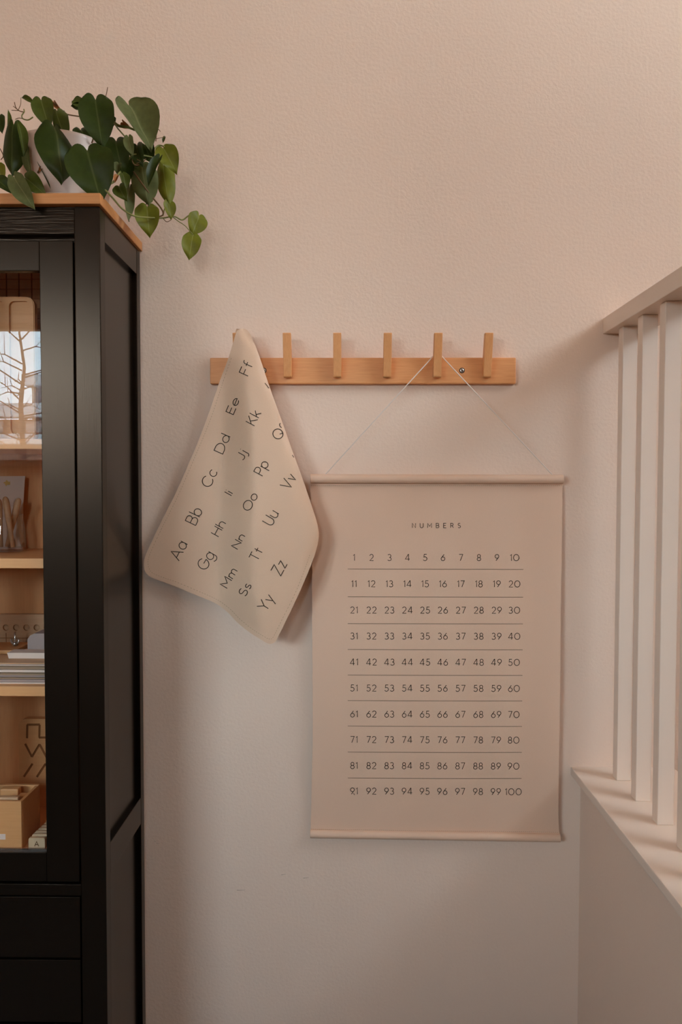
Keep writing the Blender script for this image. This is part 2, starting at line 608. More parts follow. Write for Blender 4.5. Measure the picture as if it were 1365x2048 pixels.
def ribbon(bm, pts, wid, place, mi):
    """flat stroke along 2-D pts; place maps 2-D to 3-D"""
    pts = [Vector(p) for p in pts]
    q = [pts[0]]
    for p in pts[1:]:
        if (p - q[-1]).length > 1e-5:
            q.append(p)
    if len(q) < 2:
        return
    closed = (q[0] - q[-1]).length < 1e-4
    n = len(q)
    row = []
    for i in range(n):
        a = (q[i] - q[i - 1]).normalized() if i > 0 else ((q[-1] - q[-2]).normalized() if closed else None)
        b = (q[i + 1] - q[i]).normalized() if i < n - 1 else ((q[1] - q[0]).normalized() if closed else None)
        a = a or b
        b = b or a
        t = a + b
        t = t.normalized() if t.length > 0.3 else b
        nr = Vector((-t.y, t.x))
        m = min(1.6, 1.0 / max(0.3, nr.dot(Vector((-b.y, b.x)))))
        ext = Vector((0, 0))
        row.append((bm.verts.new(place(q[i] + nr * wid / 2 * m + ext)), bm.verts.new(place(q[i] - nr * wid / 2 * m + ext))))
    for (a, b), (c, d) in zip(row, row[1:]):
        try:
            f = bm.faces.new([b, d, c, a])
            f.material_index = mi
        except ValueError:
            pass


# ------------------------------------------------------------------ the room
FLOOR, CEIL = -0.45, 4.6
XL, XR, YB = -3.7, 3.6, -3.9


def struct(name, bm, mt, **kw):
    return obj(name, bm, mt, kind='structure', **kw)


struct('floor', BX(XL - .1, XR + .1, YB - .1, .1, FLOOR - .1, FLOOR), M['floor'])
struct('ceiling', BX(XL - .1, XR + .1, YB - .1, .1, CEIL, CEIL + .1), M['ceiling'])
bm = BX(XL - .1, XR + .1, 0, .1, FLOOR, CEIL)
for sx, sy, ex, ey in ((309, 1682, 312, 1684), (313, 1686, 316, 1688), (317, 1686.5, 318.5, 1688), (474, 1780.5, 491, 1780), (563, 1750, 572, 1748.5), (607, 1756.5, 618, 1755)):
    a_, b_ = PY(sx, sy, -.0003), PY(ex, ey, -.0003)
    n_ = Vector((0, 0, .0007))
    bm.faces.new([bm.verts.new(q) for q in (a_ - n_ * .4, b_ - n_ * .2, b_ + n_ * .4, a_ + n_)]).material_index = 1
M['scuff'] = paint('scuff_mark', (0.22, 0.15, 0.11), 0.8, 0.1)
struct('wall_back', bm, [M['wall'], M['scuff']], label='cream orange-peel painted wall behind the peg rail')
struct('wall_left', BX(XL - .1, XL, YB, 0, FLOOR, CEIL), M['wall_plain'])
bm = bmesh.new()
for xa_, xb_ in ((XL, WIN['x0']), (WIN['x1'], WIN_FILL['x0']), (WIN_FILL['x1'], XR)):
    box(bm, xa_, xb_, YB - .32, YB, FLOOR, CEIL)
for W_ in (WIN, WIN_FILL):
    box(bm, W_['x0'], W_['x1'], YB - .32, YB, FLOOR, W_['z0'])
    box(bm, W_['x0'], W_['x1'], YB - .32, YB, W_['z1'], CEIL)
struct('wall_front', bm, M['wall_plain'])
bm = bmesh.new()
box(bm, XR, XR + .1, YB, WINB['y0'], FLOOR, CEIL)
box(bm, XR, XR + .1, WINB['y1'], 0, FLOOR, CEIL)
box(bm, XR, XR + .1, WINB['y0'], WINB['y1'], FLOOR, WINB['z0'])
box(bm, XR, XR + .1, WINB['y0'], WINB['y1'], WINB['z1'], CEIL)
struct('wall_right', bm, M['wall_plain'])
for i_, W_ in enumerate((WIN, WIN_FILL)):
    bm = bmesh.new()
    for a in ((W_['x0'], W_['x0'] + .05, W_['z0'], W_['z1']), (W_['x1'] - .05, W_['x1'], W_['z0'], W_['z1']),
              (W_['x0'] + .05, W_['x1'] - .05, W_['z0'], W_['z0'] + .05), (W_['x0'] + .05, W_['x1'] - .05, W_['z1'] - .05, W_['z1'])):
        box(bm, a[0], a[1], YB - .31, YB - .25, a[2], a[3])
    struct('window_%d' % (i_ + 1), bm, M['white'])  # the second frame belongs to the added fill window
bm = bmesh.new()
for a in ((WINB['y0'], WINB['y0'] + .05, WINB['z0'], WINB['z1']), (WINB['y1'] - .05, WINB['y1'], WINB['z0'], WINB['z1'])):
    box(bm, XR + .04, XR + .09, a[0], a[1], a[2], a[3])
struct('window_3', bm, M['white'])

# half wall with ledge, beside the stairwell
LED = 0.4265
struct('wall_stair', BX(.644, .86, -3.0, 0, FLOOR, LED - .024), M['wall'], label='low painted half wall under the white ledge')
bm = BX(.615, .90, -3.0, 0, LED - .022, LED, bev=.003)
box(bm, .634, .88, -3.0, 0, LED - .046, LED - .022)
struct('trim_1', bm, M['white'], label='white painted ledge capping the half wall, balusters standing on it')

# ------------------------------------------------------------------ railing
rl = thing('stair_railing', (.72, -.5, LED), 'white painted stair railing of square balusters standing on the ledge', 'railing')
obj('handrail', BX(.689, .80, -1.05, 0, 1.6205, 1.6625, bev=.002), M['white'], rl)
bal = None
for k in range(7):
    yf = -.0965 - .1268 * k
    if bal is None:
        bal = obj('baluster', BX(.7085, .7460, yf, yf + .030, LED, 1.6205, bev=.0012, seg=1), M['white'], rl)
    else:
        c = bal.copy()
        c.location = bal.location + Vector((0, -.1268 * k, 0))
        c.parent = rl
        COL.objects.link(c)

# ------------------------------------------------------------------ cabinet
CF, CR, CL = -.322, -.575, -1.46       # front plane, right side, left side
cab = thing('display_cabinet', ((CL + CR) / 2, CF / 2, FLOOR), 'black-brown display cabinet with glass doors and pine top, against the wall', 'cabinet')


def fx(px, py):
    return PY(px, py, CF).x


def fz(py, px=120):
    return PY(px, py, CF).z


ZT = 1.8448
obj('top_board', BX(CL - .006, CR + .0065, CF - .016, -.002, ZT, 1.8692, bev=.002), M['top'], cab, label='oiled pine top board')
XP = fx(151, 700)                       # inner edge of the right post
pw = CR - XP
for x0 in (CL, CR - pw):
    obj('post', BX(x0, x0 + pw, CF, CF + .034, FLOOR, ZT, bev=.002), M['black'], cab)
    obj('post', BX(x0, x0 + pw, -.034, -.004, FLOOR, ZT, bev=.002), M['black'], cab)
zr0, zr1 = fz(468), ZT
obj('front_rail', BX(CL + pw, XP, CF + .001, CF + .025, zr0, ZT - .0005, bev=.0015), M['black_x'], cab)
obj('gap_shade_strip', BX(CL + pw, XP, CF + .0235, CF + .034, zr0 - .035, zr0 + .02), M['black_x'], cab)  # dark strip added behind the door gap, standing in for its shade
zb1, zb0 = fz(1769), fz(1792)
obj('front_rail', BX(CL + pw, XP, CF + .001, CF + .10, zb0, zb1, bev=.002), M['black_x'], cab)
# side frames: rails flush, panels set back
z_mid1 = P(224, 1681, 'x', CR).z
z_mid0 = P(224, 1742, 'x', CR).z
z_top = P(211, 485, 'x', CR).z
for sx, xo in ((1, CR), (-1, CL)):
    def sb(a, b):                        # depths measured inwards from the side face
        return (xo - sx * b, xo - sx * a) if sx > 0 else (xo - sx * a, xo - sx * b)
    for z0, z1 in ((z_top, ZT), (z_mid0, z_mid1), (FLOOR + .06, FLOOR + .14)):
        x0, x1 = sb(.0005, .03)
        obj('side_rail', BX(x0, x1, CF + .034, -.034, z0, z1, bev=.0015), M['black_panel'], cab)
    x0, x1 = sb(.012, .026)
    obj('side_panel', BX(x0, x1, CF + .03, -.03, FLOOR + .1, ZT), M['black_panel'], cab)
obj('back_panel', BX(CL + .03, CR - .03, -.014, -.006, FLOOR + .1, ZT), M['inner'], cab, label='warm wood back panel')
for x0 in (CL + .028, CR - .034):
    obj('inner_lining', BX(x0, x0 + .006, CF + .04, -.0145, FLOOR + .1, ZT), M['inner'], cab)
obj('inner_ceiling', BX(CL + .035, CR - .035, CF + .04, -.0145, ZT - .012, ZT - .001), M['inner'], cab)
SH = []
for py in (878, 1117, 1373):
    zt = P(50, py, 'y', -.292).z
    SH.append(zt)
    obj('shelf', BX(CL + .035, CR - .035, -.292, -.0145, zt - .0235, zt, bev=.001), M['shelf'], cab)
ZB = P(50, 1702, 'y', -.292).z
obj('cabinet_floor', BX(CL + .035, CR - .035, -.292, -.0145, ZB - .02, ZB), M['shelf'], cab)
# doors
zd1, zd0 = fz(481), fz(1764)
zg1, zg0 = fz(541), fz(1706)
dr = XP - .0042                         # right edge of the right-hand door
gx = fx(85.5, 1100)                     # glass edge
stile = dr - gx
xm = (CL + CR) / 2
dl = xm + .002
for x0, x1, kx in ((dl, dr, dl + stile / 2), (CL + pw + .0042, xm - .002, xm - .002 - stile / 2)):
    bm = bmesh.new()
    box(bm, x0, x0 + stile, CF + .001, CF + .021, zd0, zd1, bev=.0015)
    box(bm, x1 - stile, x1, CF + .001, CF + .021, zd0, zd1, bev=.0015)
    box(bm, x0 + stile + .0006, x1 - stile - .0006, CF + .0018, CF + .021, zd0, zg0, bev=.0015)
    box(bm, x0 + stile + .0006, x1 - stile - .0006, CF + .0018, CF + .021, zg1, zd1, bev=.0015)
    d = obj('door', bm, M['black'], cab)
    obj('glass_pane', BX(x0 + stile - .006, x1 - stile + .006, CF + .010, CF + .014, zg0 - .006, zg1 + .006), M['pane'], d)
    bm = bmesh.new()
    lathe(bm, [(0, 0), (.009, 0), (.007, .012), (.015, .02), (.015, .026), (.008, .03), (0, .03)], (0, 0, 0), 24)
    bmesh.ops.rotate(bm, verts=bm.verts, cent=(0, 0, 0), matrix=Matrix.Rotation(PI / 2, 3, 'X'))
    bmesh.ops.translate(bm, verts=bm.verts, vec=(kx, CF + .001, .9))
    obj('knob', bm, M['black'], d)
# drawers
zz = [fz(1795), fz(1917), fz(1921), fz(2046), fz(2050), FLOOR + .12]
for k in range(3):
    z1, z0 = zz[2 * k], zz[2 * k + 1]
    d = obj('drawer', BX(CL + pw + .004, XP - .004, CF + .002, CF + .10, z0, z1, bev=.0018), M['black_x'], cab)
    bm = bmesh.new()
    for kx in (CL + .24, CR - .62):
        t = bmesh.new()
        lathe(t, [(0, 0), (.009, 0), (.007, .012), (.015, .02), (.015, .026), (.008, .03), (0, .03)], (0, 0, 0), 24)
        bmesh.ops.rotate(t, verts=t.verts, cent=(0, 0, 0), matrix=Matrix.Rotation(PI / 2, 3, 'X'))
        bmesh.ops.translate(t, verts=t.verts, vec=(kx, CF + .002, (z0 + z1) / 2))
        obj('knob', t, M['black'], d)
    bm.free()
obj('plinth', BX(CL + pw, XP, CF + .02, CF + .04, FLOOR, FLOOR + .115), M['black'], cab)

# ------------------------------------------------------------------ peg rail
YR = -.020
a, b = PY(420, 715.5, YR), PY(1033, 717.5, YR)
c = PY(420, 767.5, YR)
rail = thing('peg_rail', ((a.x + b.x) / 2, 0, c.z), 'birch peg rail with six upright pegs screwed to the wall', 'peg rail')
bm = BX(a.x, b.x, YR, 0, c.z, a.z, bev=.003)
rb = obj('rail_board', bm, M['birch'], rail)


def peg_mesh(px):
    """peg leaning outwards at the top, its foot let into the rail front"""
    t = bmesh.new()
    p0, p1 = PY(px, 755, -.036), PY(px, 665, -.062)
    cx = PY(px, 730, -.045).x
    hw = .0108
    prof = [(YR, p0.z + .004), (-.0355, p0.z), (-.0385, p0.z + .003), (-.0625, p1.z - .002), (-.0605, p1.z), (-.0445, p1.z), (-.0225, a.z - .012), (YR, a.z - .02)]
    l_ = [t.verts.new((cx - hw, y, z)) for y, z in prof]
    r_ = [t.verts.new((cx + hw, y, z)) for y, z in prof]
    t.faces.new(l_)
    t.faces.new(list(reversed(r_)))
    for i in range(len(prof)):
        j = (i + 1) % len(prof)
        t.faces.new([l_[j], l_[i], r_[i], r_[j]])
    bmesh.ops.recalc_face_normals(t, faces=t.faces)
    bmesh.ops.bevel(t, geom=t.edges[:], offset=.0012, segments=2, affect='EDGES', profile=.6)
    return t, cx


PEGX = []
for px in (475.5, 575, 675, 775.5, 876, 976.5):
    t, cx = peg_mesh(px)
    PEGX.append(cx)
    obj('peg', t, M['birch_z'], rail)
for px in (528, 924.7):
    s = PY(px, 741, YR)
    bm = bmesh.new()
    lathe(bm, [(0, .0014), (.0045, .0012), (.0058, 0), (.0058, -.002)], (0, 0, 0), 24)
    box(bm, -.0035, .0035, -.0008, .0008, .0012, .0017, mi=1)
    box(bm, -.0008, .0008, -.0035, .0035, .0012, .0017, mi=1)
    t = bmesh.new()
    lathe(t, [(.0058, .0003), (.0075, .0003), (.0076, -.001)], (0, 0, 0), 24)
    merge(bm, t, 1)
    bmesh.ops.rotate(bm, verts=bm.verts, cent=(0, 0, 0), matrix=Matrix.Rotation(PI / 2, 3, 'X'))
    bmesh.ops.translate(bm, verts=bm.verts, vec=(s.x, YR - .0002, s.z))
    obj('screw', bm, [M['steel'], M['slot']], rail)

# ------------------------------------------------------------------ number poster
DP = -.016
pz = PY(870, 1675, -.02)
pos = thing('number_poster', (pz.x, -.02, pz.z), 'tan hanging number chart, 1 to 100, on a white cord', 'poster')


def lerp(t, ks):
    for (a0, v0), (a1, v1) in zip(ks, ks[1:]):
        if t <= a1:
            u = (t - a0) / (a1 - a0)
            u = u * u * (3 - 2 * u)
            return v0 + (v1 - v0) * u
    return ks[-1][1]


def poster_y(px, py):
    """how far the chart hangs in front of the wall"""
    v = (py - 966) / 710
    return -(.015 + .010 * math.sin(PI * min(1, max(0, v))) + .002 * math.sin(px * .017 + 1.0) * v + .004 * v)


def poster_pt(px, py, off=0.0):
    return PY(px, py, poster_y(px, py) - off)


bm = bmesh.new()
NU, NV = 26, 40
grid = []
for j in range(NV + 1):
    v = j / NV
    yl, yr = 962 + v * (1664 - 962), 964 + v * (1670 - 964)
    lx = lerp(v, [(0, 621.5), (.25, 624.5), (.7, 626), (.93, 623), (1, 621.5)])
    rx = lerp(v, [(0, 1125.5), (.5, 1121.5), (.95, 1117.5), (1, 1119.5)])
    grid.append([bm.verts.new(poster_pt(lx + (rx - lx) * i / NU, yl + (yr - yl) * i / NU)) for i in range(NU + 1)])
for j in range(NV):
    for i in range(NU):
        bm.faces.new([grid[j + 1][i], grid[j + 1][i + 1], grid[j][i + 1], grid[j][i]]).smooth = True
thicken(bm, lambda v: Vector((0, .0012, 0)))


def ptxt(s, cx, cy, h, gap, wpx):
    st, wd = text_strokes(s, gap)
    for p in st:
        ribbon(bm, [(cx + (a_ - wd / 2) * h, cy - (b_ - .5) * h) for a_, b_ in p], wpx, lambda q: poster_pt(q.x, q.y, .0009), 1)


ptxt('NUMBERS', 873.5, 1051, 9.0, 1.0, 1.1)
cols0 = [708.5, 743.5, 779.5, 815.5, 851, 886.5, 922.5, 958.5, 994.5, 1030]
rows = [1115, 1167.5, 1220, 1272, 1324, 1376, 1428, 1479, 1531, 1582]
for r in range(10):
    for c_ in range(10):
        cx = cols0[c_] - .32 * (r * c_ / 10)
        ptxt(str(r * 10 + c_ + 1), cx, rows[r] + (c_ / 9) * (.2 + r * .15), 12.6, .30 if c_ else .30, 1.25)
for k, ly in enumerate([1138, 1193.5, 1247, 1298.8, 1350, 1401, 1452, 1504, 1556]):
    n = 16
    xr = 1047.5 - k * .45
    ribbon(bm, [(696 + (xr - 696) * i / n, ly + .9 * i / n + .6 * math.sin(PI * i / n) * k / 8) for i in range(n + 1)], .9, lambda q: poster_pt(q.x, q.y, .0008), 2)
for i in range(126):                       # stitched seams along both sleeves
    xs = 623 + i * 4
    ribbon(bm, [(xs, 971.5), (xs + 2.3, 971.5)], .8, lambda q: poster_pt(q.x, q.y, .0008), 3)
    yb = 1658.5 + (xs - 623) / 500 * 6
    if xs < 1117:
        ribbon(bm, [(xs, yb), (xs + 2.2, yb)], .6, lambda q: poster_pt(q.x, q.y, .0008), 3)
for dx, dy in ((.5, 3), (1.6, 4.5)):
    ribbon(bm, [(707 + dx, 1583.5 + dy), (708 + dx, 1585.3 + dy)], 1.3, lambda q: poster_pt(q.x, q.y, .0011), 2)
obj('printed_sheet', bm, [M['poster'], M['ink'], M['line_ink'], M['stitch']], pos, auto=.7)


def roll(px0, py0, px1, py1, y, r):
    t = bmesh.new()
    p, q = PY(px0, py0, y), PY(px1, py1, y)
    tube(t, [p, p + (q - p) * .001, p + (q - p) * .999, q], [r * .93, r, r, r * .93], 24)
    return t


obj('top_sleeve', roll(621.5, 957.5, 1126.5, 958.5, -.0215, .0125), M['poster'], pos, auto=.6)
obj('bottom_sleeve', roll(621, 1667.5, 1120.5, 1675.5, -.0215, .0115), M['poster'], pos, auto=.6)
pc = PEGX[4]
bm = bmesh.new()
zc = PY(876, 713, -.042).z
left_end, right_end = PY(652, 948, -.024), PY(1105, 949, -.024)
tube(bm, [left_end + Vector((-.001, .004, -.003)), left_end, PY(862, 718, -.0385), Vector((pc - .0135, -.034, zc + .001)), Vector((pc - .009, -.0285, zc + .004)), Vector((pc + .009, -.0285, zc + .004)), Vector((pc + .0135, -.034, zc + .001)), PY(890, 719, -.0385), right_end, right_end + Vector((.001, .004, -.003))], .0014, 8)
obj('hanging_cord', bm, M['cord'], pos, label='thin white hanging cord')

# ------------------------------------------------------------------ alphabet mat on the first peg
left_edge = smooth_path([Vector((x, y, 0)) for x, y in [(481, 657.5), (473.5, 664), (467, 684), (455, 722), (437, 770), (414, 838), (386, 908), (352, 985), (318, 1053), (295, 1102)]], 5)
corner_l = smooth_path([Vector((x, y, 0)) for x, y in [(295, 1102), (289.5, 1117), (288.5, 1132), (292.5, 1146), (303, 1155)]], 4)
low_edge = smooth_path([Vector((x, y, 0)) for x, y in [(303, 1155), (345, 1171), (392, 1190), (430, 1206), (455, 1224), (475, 1245), (500, 1265), (522, 1279)]], 5)
corner_b = smooth_path([Vector((x, y, 0)) for x, y in [(522, 1279), (534, 1286), (543, 1287.5), (551, 1283), (557, 1273)]], 4)
right_low = smooth_path([Vector((x, y, 0)) for x, y in [(557, 1273), (575, 1236), (597, 1190), (616, 1146), (629, 1112), (636, 1088)]], 5)
right_edge = smooth_path([Vector((x, y, 0)) for x, y in [(636, 1088), (638, 1068), (634, 1044), (622, 1006), (604, 953), (582, 893), (562, 836), (540, 775), (521, 718), (505, 677), (498, 664), (490, 657.5), (481, 657.5)]], 5)
outline = left_edge[:-1] + corner_l[:-1] + low_edge[:-1] + corner_b[:-1] + right_low[:-1]
i_right = len(outline)
outline = outline + right_edge[:-1]
outl2 = [Vector((p.x, p.y)) for p in outline]


def sstep(a_, b_, v):
    t = min(1, max(0, (v - a_) / (b_ - a_)))
    return t * t * (3 - 2 * t)


def ex_left(py):
    return lerp(py, [(657, 478), (722, 455), (838, 414), (985, 352), (1102, 295), (1150, 295), (1290, 540)])


def ex_right(py):
    return lerp(py, [(657, 485), (718, 521), (836, 562), (953, 604), (1068, 638), (1146, 616), (1275, 556), (1290, 545)])


def mat_y(px, py):
    """distance of the hanging mat in front of the wall, as a draped sheet"""
    right = lerp(py, [(650, .0715), (690, .0725), (760, .078), (900, .090), (1100, .104), (1300, .100)])
    left = lerp(py, [(650, .070), (700, .061), (760, .044), (900, .030), (1100, .027), (1200, .030), (1300, .045)])
    xv = lerp(py, [(650, 474), (720, 468), (880, 476), (1000, 474), (1080, 468), (1180, 472), (1260, 486)])
    wv = lerp(py, [(650, 18), (760, 30), (900, 36), (1000, 42), (1100, 45), (1240, 45)])
    base = left + (right - left) * sstep(xv - wv, xv + wv, px)
    val = 0.0
    # rounding away towards the fold on the right
    er, el = ex_right(py), ex_left(py)
    rr = lerp(py, [(650, 8), (760, 22), (950, 34), (1060, 40), (1120, 24), (1290, 10)])
    u = min(1, max(0, 1 - (er - px) / rr))
    rnd = (1 - math.sqrt(max(0, 1 - u * u))) * lerp(py, [(650, .006), (800, .016), (1000, .018), (1090, .012), (1160, .002), (1290, 0)])
    # the top edge leans slightly back on the left
    lf = lerp(py, [(650, .0), (800, .003), (1000, .006), (1290, .003)])
    ul = min(1, max(0, 1 - (px - el) / 70.0))
    return -(base - val - rnd - lf * ul * ul)


def mat_pt(px, py, off=0.0):
    d = ray(px, py).normalized()
    return PY(px, py, mat_y(px, py)) - d * off


inner = []
step = 7.0
yy = 656.0
while yy < 1292:
    xx = 284.0 + (3.5 if int(yy / step) % 2 else 0)
    while xx < 642:
        p = Vector((xx, yy))
        ins = False
        dmin = 1e9
        n = len(outl2)
        for i in range(n):
            a_, b_ = outl2[i], outl2[(i + 1) % n]
            if (a_.y > p.y) != (b_.y > p.y) and p.x < (b_.x - a_.x) * (p.y - a_.y) / (b_.y - a_.y) + a_.x:
                ins = not ins
            ab = b_ - a_
            t = min(1, max(0, (p - a_).dot(ab) / max(1e-9, ab.length_squared)))
            dmin = min(dmin, (a_ + ab * t - p).length)
        if ins and dmin > 3.0:
            inner.append(p)
        xx += step
    yy += step
nb = len(outl2)
vs, es, fs, _, _, _ = delaunay_2d_cdt(outl2 + inner, [(i, (i + 1) % nb) for i in range(nb)], [list(range(nb))], 1, 1e-4)
bm = bmesh.new()
mv = [bm.verts.new(mat_pt(p.x, p.y)) for p in vs]
for f in fs:
    bm.faces.new([mv[i] for i in f])
# the part that wraps round behind, along the right-hand fold
prev = None
wrap_off = {}
nr = nb - i_right
for k in range(nr - 2):
    q = outl2[i_right + k]
    j = min(range(len(vs)), key=lambda m_: (vs[m_] - q).length)
    p0 = mv[j].co.copy()
    t = k / (nr - 3)
    rad = .004 + .010 * math.sin(PI * min(1, .10 + t * .85))
    wid = .003 + .06 * math.sin(PI * min(1, .10 + .86 * t))
    ring = [mv[j]]
    cen = p0 + Vector((-.004, rad * .8, 0))
    for m_ in range(1, 7):
        an = PI * m_ / 6
        ring.append(bm.verts.new(p0 + Vector((-rad * .25 * (1 - math.cos(an)) - .0006 * m_, rad * (1 - math.cos(an)) * .8, 0))))
    for q_ in ring[1:]:
        wrap_off[q_] = (cen - q_.co).normalized() * .0013
    e_ = ring[-1].co
    for m_ in (1, 2, 3):
        ring.append(bm.verts.new(e_ + Vector((-wid * m_ / 3, -.002 * m_ * t, 0))))
        wrap_off[ring[-1]] = Vector((0, -.0013, 0))
    if prev:
        for u_ in range(len(ring) - 1):
            bm.faces.new([prev[u_], ring[u_], ring[u_ + 1], prev[u_ + 1]])
    prev = ring
bmesh.ops.recalc_face_normals(bm, faces=bm.faces)
front = mv[len(vs) - 1]
if max(front.link_faces, key=lambda f: f.calc_area()).normal.y > 0:
    bmesh.ops.reverse_faces(bm, faces=bm.faces)
thicken(bm, lambda v: wrap_off.get(v, Vector((0, .0013, 0))))

S6 = 430 / 1334.0


def mtxt(pair, x, y, ang, cap, up_ang=None, wx=21.0, only=None):
    """lettering on the mat; (x, y) start of the base line"""
    st, wd = text_strokes(pair, .20)
    if only:
        st = st[only[0]:only[1]]
    a_ = math.radians(ang)
    bx, by = math.cos(a_), -math.sin(a_)
    u_ = math.radians(up_ang if up_ang is not None else ang + 90)
    ux, uy = math.cos(u_), -math.sin(u_)
    for p in st:
        q = [(x + bx * u * wx + ux * v * cap, y + by * u * wx + uy * v * cap) for u, v in p]
        # finer steps so that the strokes follow the drape
        r_ = [q[0]]
        for (xa, ya), (xb, yb_) in zip(q, q[1:]):
            n_ = max(1, int(math.hypot(xb - xa, yb_ - ya) / 4))
            r_ += [(xa + (xb - xa) * i / n_, ya + (yb_ - ya) * i / n_) for i in range(1, n_ + 1)]
        run = []
        for c0 in r_ + [None]:           # lettering ends where the sheet turns away
            if c0 is not None and c0[0] < ex_right(c0[1]) - 1.2:
                run.append(c0)
            else:
                if len(run) > 1:
                    ribbon(bm, run, 1.55, lambda c_: mat_pt(c_.x, c_.y, .0011), 1)
                run = []


def C6(x, y):
    return 270 + x * S6, 640 + y * S6


for pair, (x, y), ang, cap, wx in [
        ('Aa', (275, 1495), 63, 23, 21.5), ('Bb', (377, 1275), 64, 23, 22), ('Cc', (467, 1043), 65, 21, 22), ('Dd', (545, 832), 66, 19, 23),
        ('Ee', (611, 587), 67, 16, 23), ('Ff', (703, 348), 66, 19.5, 22),
        ('Gg', (440, 1557), 60, 22, 21), ('Hh', (520, 1345), 61, 17.5, 20.5), ('Ii', (600, 1090), 61, 16, 21), ('Jj', (672, 872), 61, 16.5, 21), ('Kk', (743, 657), 62, 20, 21),
        ('Mm', (573, 1665), 59, 16.5, 20.5), ('Nn', (638, 1423), 60, 14.5, 20), ('Oo', (710, 1190), 61, 17.5, 20), ('Pp', (793, 968), 62, 20, 20), ('Q', (902, 748), 62, 20.5, 19.5), ('q', (930, 678), 62, 20.5, 16),
        ('Ss', (685, 1718), 60, 16.5, 21), ('Tt', (760, 1500), 62, 19, 20), ('Uu', (850, 1280), 60, 22, 20), ('Vv', (960, 1058), 60, 22.5, 18.5),
        ('Yy', (815, 1812), 58, 22, 20.5), ('Zz', (905, 1588), 61, 22.5, 20)]:
    x, y = C6(x, y)
    only = None
    mtxt(pair, x, y, ang, cap, None, wx, only)
for (xa, ya), (xb, yb_) in (((530.3, 766), (538.5, 776.5)), ((585.0, 910), (588.0, 915))):
    ribbon(bm, [(xa, ya), ((xa + xb) / 2 + .3, (ya + yb_) / 2), (xb, yb_)], 1.3, lambda c_: mat_pt(c_.x, c_.y, .0011), 1)
# stitched border just inside the free edges
sts = [(463, 716), (446, 765), (420, 842), (390, 914), (356, 992), (322, 1060), (301, 1106), (296, 1126), (302, 1143), (318, 1152), (350, 1163), (396, 1182), (432, 1198), (458, 1216), (480, 1238), (502, 1256), (530, 1274), (541, 1278), (548, 1272), (566, 1236), (590, 1188), (608, 1144), (620, 1110)]
sp_ = smooth_path([Vector((x, y, 0)) for x, y in sts], 30)
acc, last, on = 0.0, sp_[0], True
dash = [sp_[0]]
for p in sp_[1:]:
    acc += (p - last).length
    last = p
    if on:
        dash.append(p)
    if acc > (2.2 if on else 2.0):
        if on and len(dash) > 1:
            ribbon(bm, [(dash[0].x, dash[0].y), (dash[-1].x, dash[-1].y)], .6, lambda c_: mat_pt(c_.x, c_.y, .0010), 2)
        on = not on
        acc = 0.0
        dash = [p]
obj('alphabet_mat', bm, [M['mat'], M['ink'], M['stitch']], auto=.8, origin=mat_pt(484, 660), label='tan alphabet mat draped over the leftmost peg, letters running upwards', cat='mat')

# ------------------------------------------------------------------ plant on the cabinet
TZ = 1.8692
pcx, pcy = -.712, -.165
plant = thing('potted_philodendron', (pcx, pcy, TZ), 'trailing heart-leaf plant in a white pot on the cabinet top', 'plant')
bm = bmesh.new()
lathe(bm, [(0, .004), (.092, .004), (.096, .008), (.106, .10), (.114, .165), (.116, .172), (.112, .174), (.106, .168), (.100, .150), (0, .150)], (pcx, pcy, TZ), 48)
obj('pot', bm, M['pot'], plant, label='white glazed pot')
bm = bmesh.new()
lathe(bm, [(0, 0), (.104, 0), (.121, .022), (.119, .024), (.102, .0055), (0, .0055)], (pcx, pcy, TZ), 48)
obj('saucer', bm, M['pot'], plant)
bm = bmesh.new()
lathe(bm, [(.101, .152), (.05, .158), (0, .160)], (pcx, pcy, TZ), 32)
obj('soil', bm, M['soil'], plant)


def leaf_bm(B, T, wd, fold, curl, twist, skew=0.0):
    ey = T - B
    L = ey.length
    ey.normalize()
    n0 = (CAM - (B + T) / 2)
    n0 = (n0 - ey * n0.dot(ey)).normalized()
    n0 = Matrix.Rotation(math.radians(twist), 3, ey) @ n0
    ex = ey.cross(n0)
    prof = [(0, .62), (.05, .80), (.12, .925), (.20, .985), (.28, 1.0), (.38, .995), (.48, .965), (.58, .89), (.68, .755), (.76, .59), (.83, .41), (.89, .245), (.94, .12), (.97, .055), (1, .008)]
    nc = 6
    bm = bmesh.new()
    uvl = bm.loops.layers.uv.new('UVMap')
    rows_ = []
    for s, h in prof:
        row = []
        for j in range(-nc, nc + 1):
            t = j / nc
            at = abs(t)
            x = t * h * wd / 2
            lob = .13 * (max(0, math.sin(PI * at ** .9)) ** .65) * max(0, 1 - s / .42) ** 1.5
            y = (s - lob) * L
            z = fold * at * at * wd * .5 * h + fold * .4 * at * wd * h * .5 - curl * L * (s - .35) ** 2 * 1.4
            z += .010 * wd / .06 * math.sin(s * 9 + t * 2.4) * .25
            row.append((bm.verts.new(B + ey * y + ex * (x + skew * L * s * (1 - s)) + n0 * z), t))
        rows_.append(row)
    for i in range(len(rows_) - 1):
        for j in range(2 * nc):
            q = [rows_[i][j], rows_[i + 1][j], rows_[i + 1][j + 1], rows_[i][j + 1]]
            f = bm.faces.new([v for v, _ in q])
            f.smooth = True
            for lp, (v, t) in zip(f.loops, q):
                lp[uvl].uv = (.5 + t * .5, prof[i][0])
    bmesh.ops.remove_doubles(bm, verts=bm.verts, dist=1e-6)
    return bm


def k1(x, y):      # crop coordinates of the close look -> picture
    return x / 3.102, 160 + y / 3.102


